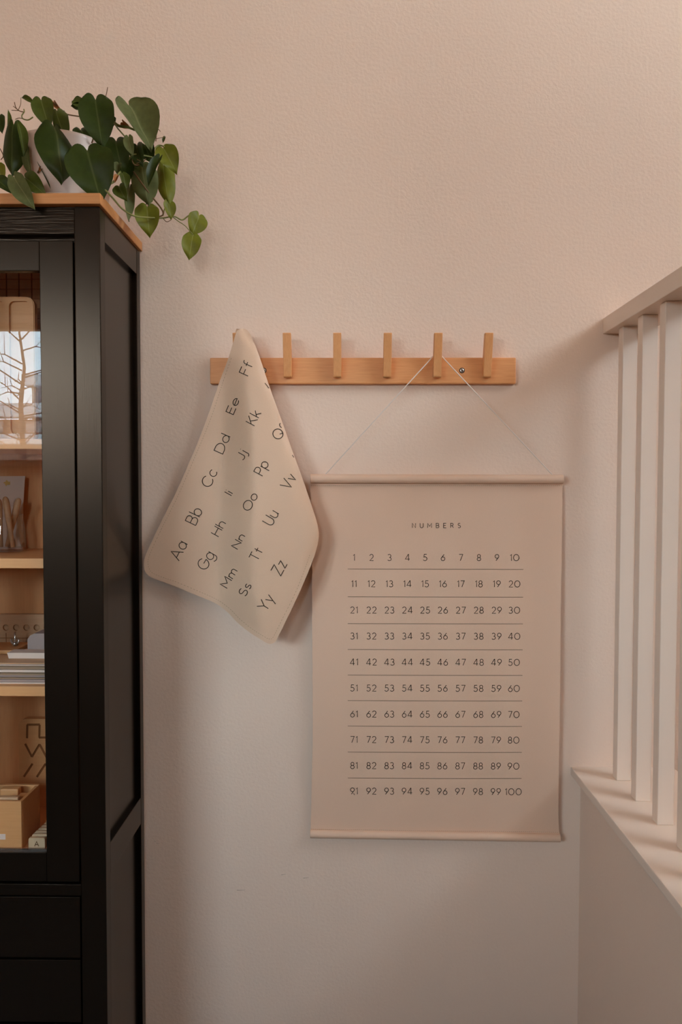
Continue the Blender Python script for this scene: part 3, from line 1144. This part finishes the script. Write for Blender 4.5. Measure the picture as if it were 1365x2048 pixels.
LEAVES = [  # base, tip (close-look coordinates), width, depths, fold, curl, twist, material
    ((253, 118), (300, 288), 132, -.24, -.25, .25, .3, 5, 'l_mid'),
    ((345, 180), (385, 335), 108, -.26, -.28, -.45, .5, 20, 'l_mid'),
    ((340, 285), (400, 615), 240, -.29, -.315, -.30, .25, -22, 'l_dark'),
    ((537, 425), (618, 735), 292, -.315, -.335, .22, .35, 4, 'l_dark'),
    ((590, 112), (630, 402), 214, -.29, -.31, .20, .3, 6, 'l_dark'),
    ((502, 150), (440, 120), 70, -.22, -.22, .3, .4, 30, 'l_mid'),
    ((500, 152), (438, 168), 44, -.22, -.22, .3, .4, -20, 'l_dark'),
    ((800, 150), (945, 420), 235, -.20, -.23, .55, .15, -28, 'l_pale'),
    ((715, 365), (750, 560), 165, -.24, -.26, .25, .6, 10, 'l_dark'),
    ((795, 350), (818, 462), 66, -.27, -.28, .3, .3, 18, 'l_pale'),
    ((1012, 418), (1092, 562), 134, -.17, -.18, .3, .4, -8, 'l_bright'),
    ((1010, 520), (1040, 760), 118, -.15, -.17, -.4, .4, 12, 'l_bright'),
    ((1045, 752), (1066, 862), 74, -.15, -.15, .3, .3, -14, 'l_bright'),
    ((912, 782), (925, 960), 150, -.16, -.17, .25, .4, 6, 'l_bright'),
    ((880, 530), (915, 768), 170, -.20, -.20, -.2, .3, 12, 'l_pale'),
    ((987, 480), (910, 650), 66, -.21, -.23, .5, .2, 35, 'l_dark'),
    ((795, 670), (770, 890), 84, -.18, -.20, .4, -.3, -42, 'l_pale'),
    ((735, 655), (772, 735), 90, -.27, -.28, .35, .6, 15, 'l_mid'),
    ((762, 575), (785, 675), 66, -.26, -.27, .4, .4, -25, 'l_mid'),
    ((735, 515), (722, 572), 56, -.27, -.28, .4, .4, 25, 'l_pale'),
    ((895, 395), (935, 500), 124, -.19, -.20, .3, .5, 12, 'l_dark'),
    ((1238, 838), (1195, 958), 124, -.10, -.11, .20, .35, -10, 'l_bright'),
    ((1198, 962), (1172, 1108), 118, -.11, -.12, .18, .3, 8, 'l_bright'),
    ((80, 270), (62, 582), 150, -.28, -.30, -.5, .2, 24, 'l_dark'),
    ((118, 275), (156, 465), 62, -.29, -.30, .6, .2, -30, 'l_mid'),
    ((57, 318), (57, 170), 28, -.26, -.25, .5, .2, 20, 'l_mid'),
    ((-4, 220), (8, 320), 70, -.24, -.25, .3, .3, 15, 'l_dark'),
    ((163, 425), (185, 600), 56, -.27, -.28, .5, .2, 30, 'l_pale'),
    ((150, 600), (272, 700), 118, -.32, -.335, .35, .4, -8, 'l_mid'),
    ((85, 600), (205, 795), 122, -.335, -.36, .25, .15, 15, 'l_pale'),
    ((-30, 610), (75, 690), 90, -.30, -.31, .3, .3, -25, 'l_dark'),
    ((-10, 520), (8, 632), 78, -.27, -.28, .3, .4, 8, 'l_bright'),
    ((258, 500), (341, 686), 84, -.25, -.27, .5, .3, -25, 'l_mid'),
    ((194, 132), (124, 94), 34, -.20, -.19, .5, .3, 25, 'l_mid'),
    ((500, 300), (545, 408), 112, -.20, -.22, .3, .5, -12, 'l_dark'),
    ((702, 232), (700, 285), 44, -.22, -.22, .3, .4, 20, 'l_dark'),
    ((1022, 352), (1010, 390), 18, -.16, -.16, .4, .2, 20, 'l_mid'),
    ((845, 400), (870, 520), 100, -.22, -.24, .3, .4, 25, 'l_dark'),
    ((755, 470), (790, 640), 120, -.20, -.21, .3, .4, -15, 'l_dark'),
    ((870, 470), (848, 548), 70, -.22, -.23, .4, .6, 30, 'l_mid'),
]
for (bx, by), (tx, ty), wd, yb, yt, fo, cu, tw, mt in LEAVES:
    B, T = PY(*k1(bx, by), yb), PY(*k1(tx, ty), yt)
    wm = wd / 3.102 * (2 + yb) / F
    obj('leaf', leaf_bm(B, T, wm, fo, cu, tw), M[mt], plant)

STEMS = [
    ([(560, 640, -.20), (640, 672, -.31), (700, 732, -.30), (760, 800, -.26), (830, 842, -.22), (920, 853, -.18), (1010, 856, -.15), (1080, 846, -.13), (1130, 868, -.12), (1172, 842, -.11), (1228, 828, -.10)], .0022, 'stem'),
    ([(1075, 852, -.13), (1110, 878, -.125), (1150, 905, -.12), (1196, 958, -.11)], .0013, 'stem'),
    ([(740, 440, -.18), (830, 570, -.20), (880, 640, -.20), (930, 708, -.19), (1000, 795, -.17), (1012, 835, -.16), (980, 850, -.16)], .0021, 'root'),
    ([(905, 480, -.19), (952, 478, -.19), (955, 435, -.18), (985, 406, -.17), (1020, 412, -.17)], .0022, 'stem'),
    ([(700, 560, -.20), (770, 532, -.22), (800, 490, -.23), (832, 462, -.23), (890, 468, -.21), (952, 480, -.19)], .0020, 'stem'),
    ([(840, 462, -.22), (822, 500, -.23), (840, 528, -.23), (880, 520, -.22), (905, 490, -.20)], .0016, 'root'),
    ([(860, 462, -.22), (850, 490, -.23), (872, 505, -.23), (845, 520, -.23)], .0012, 'root'),
    ([(395, 308, -.22), (440, 325, -.23), (490, 345, -.24), (545, 385, -.24)], .0034, 'stem'),
    ([(395, 338, -.20), (450, 358, -.22), (500, 380, -.23), (560, 420, -.22)], .0034, 'stem'),
    ([(650, 330, -.20), (700, 268, -.22), (735, 305, -.24), (775, 350, -.26), (790, 360, -.27)], .0020, 'stem'),
    ([(642, 672, -.31), (660, 655, -.30), (705, 632, -.285), (722, 600, -.28), (745, 570, -.27)], .0026, 'stem'),
    ([(640, 130, -.24), (655, 104, -.22), (663, 75, -.21), (668, 45, -.21)], .0012, 'root'),
    ([(330, 140, -.24), (360, 165, -.23), (395, 205, -.22), (430, 216, -.22), (492, 226, -.22)], .0018, 'root'),
    ([(405, 212, -.22), (398, 190, -.22)], .0012, 'root'),
    ([(205, 230, -.20), (175, 248, -.20), (142, 240, -.20), (136, 220, -.20), (150, 198, -.20), (148, 180, -.20)], .0016, 'stem'),
    ([(150, 200, -.20), (118, 190, -.20), (98, 170, -.20), (90, 138, -.20)], .0012, 'root'),
    ([(112, 186, -.20), (82, 162, -.20)], .0009, 'root'),
    ([(120, 190, -.20), (72, 188, -.20)], .0009, 'root'),
    ([(142, 240, -.20), (118, 236, -.20), (95, 244, -.20)], .0009, 'root'),
    ([(112, 190, -.20), (128, 150, -.20), (130, 110, -.20)], .0008, 'root'),
    ([(968, 380, -.17), (970, 345, -.17), (966, 310, -.17), (965, 290, -.17)], .0012, 'root'),
    ([(968, 318, -.17), (985, 308, -.17), (996, 320, -.17)], .0009, 'root'),
    ([(968, 365, -.17), (1000, 358, -.165), (1022, 354, -.16)], .0008, 'root'),
    ([(1010, 855, -.15), (1035, 880, -.15), (1062, 868, -.15)], .0010, 'root'),
    ([(940, 730, -.18), (945, 752, -.17), (905, 770, -.165)], .0016, 'stem'),
    ([(1012, 840, -.16), (1022, 800, -.155), (1045, 752, -.15)], .0018, 'stem'),
    ([(570, 390, -.24), (578, 360, -.25), (565, 330, -.25)], .0018, 'root'),
    ([(235, 575, -.27), (255, 540, -.26), (268, 500, -.25)], .0022, 'root'),
    ([(165, 435, -.25), (215, 437, -.22), (260, 440, -.20)], .0010, 'root'),
    ([(0, 425, -.25), (20, 470, -.25), (5, 495, -.25)], .0012, 'root'),
    ([(705, 262, -.22), (740, 285, -.23), (790, 292, -.22), (835, 310, -.20)], .0034, 'stem'),
]
for pts, r, mt in STEMS:
    bm = bmesh.new()
    q = smooth_path([PY(*k1(x, y), yy_) for x, y, yy_ in pts], 6)
    tube(bm, q, [r, r * .8], 8)
    obj('stem' if mt == 'stem' else 'aerial_root', bm, M[mt], plant)
for (bx, by), (tx, ty), wd, yb in (((760, 262), (808, 300), 44, -.21), ((728, 592), (712, 634), 30, -.285), ((335, 135), (372, 190), 30, -.23), ((430, 375), (425, 440), 40, -.21), ((262, 540), (240, 570), 20, -.265)):
    B, T = PY(*k1(bx, by), yb), PY(*k1(tx, ty), yb - .005)
    obj('dried_sheath', leaf_bm(B, T, wd / 3.102 * (2 + yb) / F, .7, .3, 20), M['dry'], plant, label='dried orange leaf sheath')

# ------------------------------------------------------------------ inside the cabinet


def pbox(x0, x1, y0, y1, z0, yf, yb, bev=.001, seg=2):
    """box whose front face covers a picture rectangle at depth yf, standing at z0 if given"""
    p, q = PY(x0, (y0 + y1) / 2, yf), PY(x1, (y0 + y1) / 2, yf)
    zt = PY((x0 + x1) / 2, y0, yf).z
    zb = z0 if z0 is not None else PY((x0 + x1) / 2, y1, yf).z
    return p.x, q.x, yf, yb, zb, zt


# top compartment
yb_ = -.05
x0, x1 = PY(-75, 570, yb_).x, PY(88, 570, yb_).x
z1 = PY(40, 520, yb_).z
bm = BX(x0, x1, yb_, yb_ + .018, SH[0], z1, bev=.001)
ct = bmesh.new()
for px in (-65, -39, -13, 13, 38, 63.5):
    xa = PY(px, 570, yb_).x
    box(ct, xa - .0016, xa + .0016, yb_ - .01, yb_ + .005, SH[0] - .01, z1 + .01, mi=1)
bm = cut(bm, ct)
ct = bmesh.new()
zq = PY(40, 558.5, yb_).z
for k in range(10):
    zk = zq - k * .0262
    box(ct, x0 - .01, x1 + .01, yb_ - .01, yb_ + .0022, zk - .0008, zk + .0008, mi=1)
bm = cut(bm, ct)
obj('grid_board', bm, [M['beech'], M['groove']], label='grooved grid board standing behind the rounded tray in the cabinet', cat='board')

yt_ = -.17
x1, z1 = PY(68.5, 630, yt_).x, PY(40, 593, yt_).z
x0 = x1 - .30
bm = bmesh.new()
prism(bm, rrect(x0, x1, SH[0], z1, .022), yt_, yt_ + .02)
bmesh.ops.bevel(bm, geom=[e for e in bm.edges if abs(e.verts[0].co.y - e.verts[1].co.y) < 1e-6], offset=.002, segments=2, affect='EDGES')
ct = bmesh.new()
ra, rb2 = PY(18, 630, yt_).x, PY(60.5, 630, yt_).x
wdt = rb2 - ra
zt_ = PY(40, 602, yt_).z
for k in range(5):
    xa = ra - k * (wdt + .010)
    t = bmesh.new()
    if xa > x0 + .005:
        prism(t, rrect(xa, xa + wdt, SH[0] + .02, zt_, .014), yt_ - .01, yt_ + .007)
        merge(ct, t)
    else:
        t.free()
bm = cut(bm, ct)
obj('wooden_tray', bm, M['tray'], label='rounded wooden tray with sunken compartments standing on the top shelf', cat='tray')

# second compartment: card, jar, wooden sticks
bm = bmesh.new()
yc = -.045
cp = [PY(-60, 953, yc), PY(50, 952, yc), PY(41, 1045, yc - .01), PY(39, 1096, yc - .02)]
zc0 = SH[1] + .0005
poly = [(cp[0].x, cp[0].z), (cp[1].x, cp[1].z), (cp[2].x, cp[2].z), (cp[3].x, zc0), (cp[0].x + .01, zc0)]
prism(bm, list(reversed(poly)), yc, yc + .0015)
t = bmesh.new()
blot = []
bc = PY(14, 966, yc)
for k in range(14):
    r_ = .008 * (1 + .35 * math.sin(k * 2.1))
    blot.append((bc.x + r_ * math.cos(2 * PI * k / 14), bc.z + r_ * .8 * math.sin(2 * PI * k / 14)))
prism(t, blot, yc - .0004, yc + .0002)
merge(bm, t, 1)
obj('painted_card', bm, [M['paper'], M['yellow']], label='white card with a yellow blot standing behind the glass jar', cat='card')
jc = PY(8, 1060, -.105)
jr = PY(48.5, 1070, -.105).x - jc.x
jz1 = PY(10, 1029, -.105).z
hj = jz1 - SH[1]
jar = bmesh.new()
lathe(jar, [(0, .001), (jr * .9, .001), (jr * .98, .008), (jr, .03), (jr * .98, hj * .55), (jr * .88, hj * .9), (jr * .90, hj), (jr * .86, hj), (jr * .84, hj * .9), (jr * .94, hj * .55), (jr * .96, .03), (jr * .93, .012), (0, .009)], (jc.x, jc.y, SH[1]), 40)
obj('glass_jar', jar, M['glass'], label='clear glass jar of wooden sticks on the middle shelf', cat='jar')
for lab, (tx, ty), (bx, by), dy in (
        ('tall rounded wooden stick leaning left in the glass jar', (10, 993), (26, 1090), -.012),
        ('wooden stick leaning right in the glass jar, beside the card edge', (38, 996), (14, 1092), .012),
        ('wooden stick at the left edge of the photo, in the glass jar', (-3, 997), (2, 1091), -.002)):
    T_, B_ = PY(tx, ty, -.105 + dy), PY(bx, by, -.105 + dy)
    B_.z = SH[1] + .012
    bm = bmesh.new()
    dv = (B_ - T_)
    tube(bm, [T_, T_ + dv * .012, T_ + dv * .05, T_ + dv * .13, T_ + dv * .35, T_ + dv * .6, B_], [.0015, .0045, .0075, .0088, .0080, .0062, .0055], 14)
    obj('wooden_stick', bm, M['beech'], smooth=True, label=lab, cat='stick', group='wooden sticks in the glass jar')

# third compartment: holed board, flower press, papers
yh = -.038
x0, x1, z1 = PY(-70, 1255, yh).x, CR - .04, PY(50, 1229, yh).z
bm = BX(x0, x1, yh, yh + .018, SH[2], z1, bev=.001)
ct = bmesh.new()
hc = PY(12, 1255, yh)
sp = PY(32.5, 1255, yh).x - hc.x
for k in range(-2, 7):
    t = bmesh.new()
    lathe(t, [(0, -.006), (.0088, -.006), (.0088, .006), (0, .006)], (0, 0, 0), 24)
    t.normal_update()
    for f in t.faces:
        f.material_index = 1 if abs(f.normal.z) < .5 else 0  # hole sides take the darker brown as painted shade
    bmesh.ops.rotate(t, verts=t.verts, cent=(0, 0, 0), matrix=Matrix.Rotation(PI / 2, 3, 'X'))
    bmesh.ops.translate(t, verts=t.verts, vec=(hc.x + k * sp, yh, hc.z))
    if hc.x + k * sp < x1 - .012:
        merge(ct, t, None)
    else:
        t.free()
gz = PY(12, 1276, yh).z
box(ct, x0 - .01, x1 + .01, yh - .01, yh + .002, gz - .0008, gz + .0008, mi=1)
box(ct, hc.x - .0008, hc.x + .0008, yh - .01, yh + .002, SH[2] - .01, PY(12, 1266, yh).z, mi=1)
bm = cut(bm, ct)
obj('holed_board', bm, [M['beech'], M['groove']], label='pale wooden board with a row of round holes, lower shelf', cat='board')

zs = SH[2]
xq0, xq1 = -1.0, CR - .045
tones = ['paper', 'grey', 'kraft', 'kraft', 'kraft', 'paper', 'kraft', 'kraft', 'grey', 'paper', 'kraft']
ths = [.0045, .007, .004, .0055, .005, .0025, .006, .0065, .0035, .003, .0035]
for k, (tn, th) in enumerate(zip(['paper', 'grey', 'kraft', 'grey', 'kraft', 'kraft', 'paper', 'kraft', 'kraft', 'paper', 'beech'], ths)):
    jx, jy = random.uniform(-.004, .0), random.uniform(-.004, .004)
    obj('paper_folder', BX(xq0 + jx, xq1 + jx, -.268 + jy, -.075, zs + .0002, zs + th - .0006, bev=.0006, seg=1), M[tn],
        label='thin paper folder in the flat stack under the white pad', cat='folder', group='flat paper folders on the lower shelf')
    zs += th
pz0 = zs
xa, xb = PY(14, 1302, -.225).x, CR - .05
bm = bmesh.new()
prism(bm, [(xa + .004, pz0 + .0003), (xb, pz0 + .0003), (xb, pz0 + .0145), (xa, pz0 + .0145)], -.225, -.185)
obj('paper_pad', bm, M['paper'], label='thick white paper pad lying on the folder stack', cat='pad')
fp = thing('flower_press', (PY(5, 1285, -.12).x, -.12, pz0), 'small wooden press with a steel wing nut on the folder stack', 'press')
xr_ = PY(46, 1285, -.13).x
obj('press_board', BX(xr_ - .16, xr_, -.178, -.08, pz0 + .0003, pz0 + .010, bev=.002), M['tray'], fp)
bc = PY(30, 1270, -.125)
bm = bmesh.new()
tube(bm, [(bc.x, bc.y, pz0 + .009), (bc.x, bc.y, pz0 + .047)], .0027, 12)
obj('bolt', bm, M['steel'], fp, smooth=False)
bm = bmesh.new()
lathe(bm, [(.0027, 0), (.0065, 0), (.0060, .010), (.0027, .011)], (bc.x, bc.y, pz0 + .0102), 18)
for s in (-1, 1):
    tube(bm, [(bc.x + s * .004, bc.y, pz0 + .013), (bc.x + s * .0095, bc.y, pz0 + .020), (bc.x + s * .0105, bc.y, pz0 + .027), (bc.x + s * .0075, bc.y, pz0 + .027)], [.0026, .0030, .0026, .0018], 10)
obj('wing_nut', bm, M['steel'], fp, label='steel wing nut')
xa = PY(55, 1280, -.15).x
zt_ = PY(80, 1267, -.15).z
bm = bmesh.new()
prism(bm, [(xa, pz0 + .0005), (CR - .05, pz0 + .0005), (CR - .05, zt_), (xa + .018, zt_), (xa + .006, zt_ - .006), (xa, zt_ - .016)], -.150, -.070)
obj('grey_case', bm, M['grey'], label='grey case with a rounded shoulder behind the white pad', cat='case')

# bottom compartment: tracing board, box of bits, letter tiles
yg = -.045
bx0, bz1 = PY(37.5, 1500, yg).x, PY(70, 1438, yg).z
bx1 = CR - .045
bm = bmesh.new()
prism(bm, rrect(bx0, bx1, ZB, bz1, .022), yg, yg + .02)
ct = bmesh.new()


def groove(pts):
    t = bmesh.new()
    q = [PY(x, y, yg) for x, y in pts]
    tube(t, q, .0036, 10)
    merge(ct, t)


def g7(x, y):
    return x / 12.41, 1400 + y / 12.41


for a_, b_ in (((672, 950), (680, 612)), ((672, 612), (992, 612)), ((984, 612), (975, 935)), ((968, 932), (1500, 932)),
               ((625, 1085), (795, 1415)), ((790, 1415), (985, 1100)), ((982, 1100), (1158, 1425)), ((1155, 1425), (1340, 1105)),
               ((808, 1580), (592, 1905)), ((1135, 1580), (915, 1910)), ((1460, 1580), (1240, 1910))):
    c2 = bmesh.new()
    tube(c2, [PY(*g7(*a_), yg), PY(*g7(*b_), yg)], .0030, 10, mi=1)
    bm = cut(bm, c2)
ct.free()
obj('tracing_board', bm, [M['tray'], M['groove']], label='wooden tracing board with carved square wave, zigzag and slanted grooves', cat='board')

bxr = PY(43, 1650, -.285).x
bzt = PY(20, 1603, -.285).z
zb0 = ZB
bt = thing('wooden_box', (bxr - .07, -.235, zb0), 'open wooden box of small bits beside the letter tiles', 'box')
obj('box_front', BX(bxr - .16, bxr, -.285, -.277, zb0 + .0005, bzt, bev=.001), M['tray'], bt)
obj('box_back', BX(bxr - .16, bxr, -.188, -.180, zb0 + .0005, bzt, bev=.001), M['tray'], bt)
for x0 in (bxr - .16, bxr - .008):
    obj('box_side', BX(x0, x0 + .008, -.2768, -.1882, zb0 + .0005, bzt - .001, bev=.001), M['tray'], bt)
obj('box_floor', BX(bxr - .1518, bxr - .0082, -.2768, -.1882, zb0 + .0005, zb0 + .07), M['tray'], bt)
p0, p1 = PY(-6, 1668, -.2853), PY(11, 1679, -.2853)
obj('paper_label', BX(p0.x, p1.x, -.2858, -.2851, p1.z, p0.z), M['paper'], bt, label='small blank white label')
fz0 = zb0 + .0702
for lab, dx, y, s in (('pale wooden block lying nearest the front in the open wooden box', -.040, -.262, (.05, .014, .05)),
                      ('brown wooden piece tilted at the back of the open wooden box', -.058, -.215, (.045, .020, .052)),
                      ('short dark wooden piece at the right end of the open wooden box', -.026, -.222, (.018, .022, .038))):
    bm = BX(bxr + dx - s[0] / 2, bxr + dx + s[0] / 2, y - s[1] / 2, y + s[1] / 2, fz0, fz0 + s[2], bev=.003)
    obj('wooden_block', bm, M['beech'] if 'pale' in lab else M['shelf'], label=lab, cat='block', group='bits in the open wooden box')

words = ['front', 'second', 'third', 'fourth', 'fifth', 'sixth', 'seventh', 'rearmost']
for k, (px, py) in enumerate([(57, 1676), (64, 1668.5), (69.5, 1663), (76, 1657), (82.5, 1651), (88, 1645.5), (91.5, 1640), (96, 1634.5)]):
    y = -.283 + k * .0158
    p = PY(px, py, y)
    zt = p.z
    bm = bmesh.new()
    prism(bm, rrect(p.x, p.x + .0395, ZB + .0003, zt, .004, 4), y, y + .0075)
    if k == 0:
        st, wd = text_strokes('A', .2)
        for s_ in st:
            ribbon(bm, [(p.x + .0198 + (u - .45) * .011, ZB + .0075 + v * .0115) for u, v in s_], .0021, lambda q: Vector((q.x, y - .0004, q.y)), 1)
    lab = {0: 'small wooden letter tile marked A, front of its row by the cabinet glass'}.get(k, 'blank-looking wooden letter tile, %s from the front in the row behind the A tile' % words[k] if k < 7 else 'rearmost wooden letter tile in the row behind the A tile')
    obj('letter_tile', bm, [M['tile'], M['burn']], label=lab, cat='tile', group='wooden letter tiles in a row')

# ------------------------------------------------------------------ outside the window
obj('ground', BX(-60, 40, -80, -5, -4.2, -4), M['facade2'], kind='structure', label='grey ground outside')
bd = thing('apartment_block', (-14, -24, -4), 'brown apartment block with snowy ledges, mirrored in the cabinet glass', 'building')
obj('lower_wall', BX(-30, -4, -27, -21.0, -4, 3.3), M['facade'], bd)
obj('upper_wall', BX(-10.0, -4, -27, -21.4, 3.3, 4.35), M['facade2'], bd)
obj('snowy_ledge', BX(-30, -8.9, -21.2, -20.5, 3.35, 3.75), M['snow'], bd, label='snow-covered ledge')
obj('snowy_ledge', BX(-10.1, -4, -27, -20.9, 4.35, 4.68), M['snow'], bd, label='snow-covered ledge')
obj('snowy_ledge', BX(-30, -8.85, -21.0, -20.4, 2.52, 2.82), M['snow'], bd, label='snow-covered ledge')
for x0 in (-13.5, -11.6, -10.0):
    obj('window', BX(x0, x0 + .9, -21.05, -20.95, 2.9, 3.25), M['facade2'], bd)
bm = bmesh.new()
rt = random.Random(7)
tx = -.452 * 13.9
tube(bm, [(tx, -12.5, -4), (tx + .02, -12.5, 1.5), (tx - .03, -12.5, 2.8), (tx + .05, -12.5, 3.5), (tx - .1, -12.5, 4.6)], [.11, .06, .045, .03, .015], 8)
for k in range(34):
    z0 = rt.uniform(1.6, 4.3)
    an = rt.uniform(0, 2 * PI)
    L = rt.uniform(.4, 1.3)
    p = Vector((tx, -12.5, z0))
    d = Vector((math.cos(an), math.sin(an) * .6, rt.uniform(.1, .7)))
    e1 = p + d * L * .5
    tube(bm, [p, e1, p + d * L + Vector((0, 0, -.15))], [.016, .010, .003], 5)
    tube(bm, [e1, e1 + Vector((d.x * .2 + .1, d.y * .2, .3)) * L], [.008, .002], 5)
obj('bare_tree', bm, M['bark'], label='bare winter tree outside, mirrored in the cabinet glass', cat='tree')
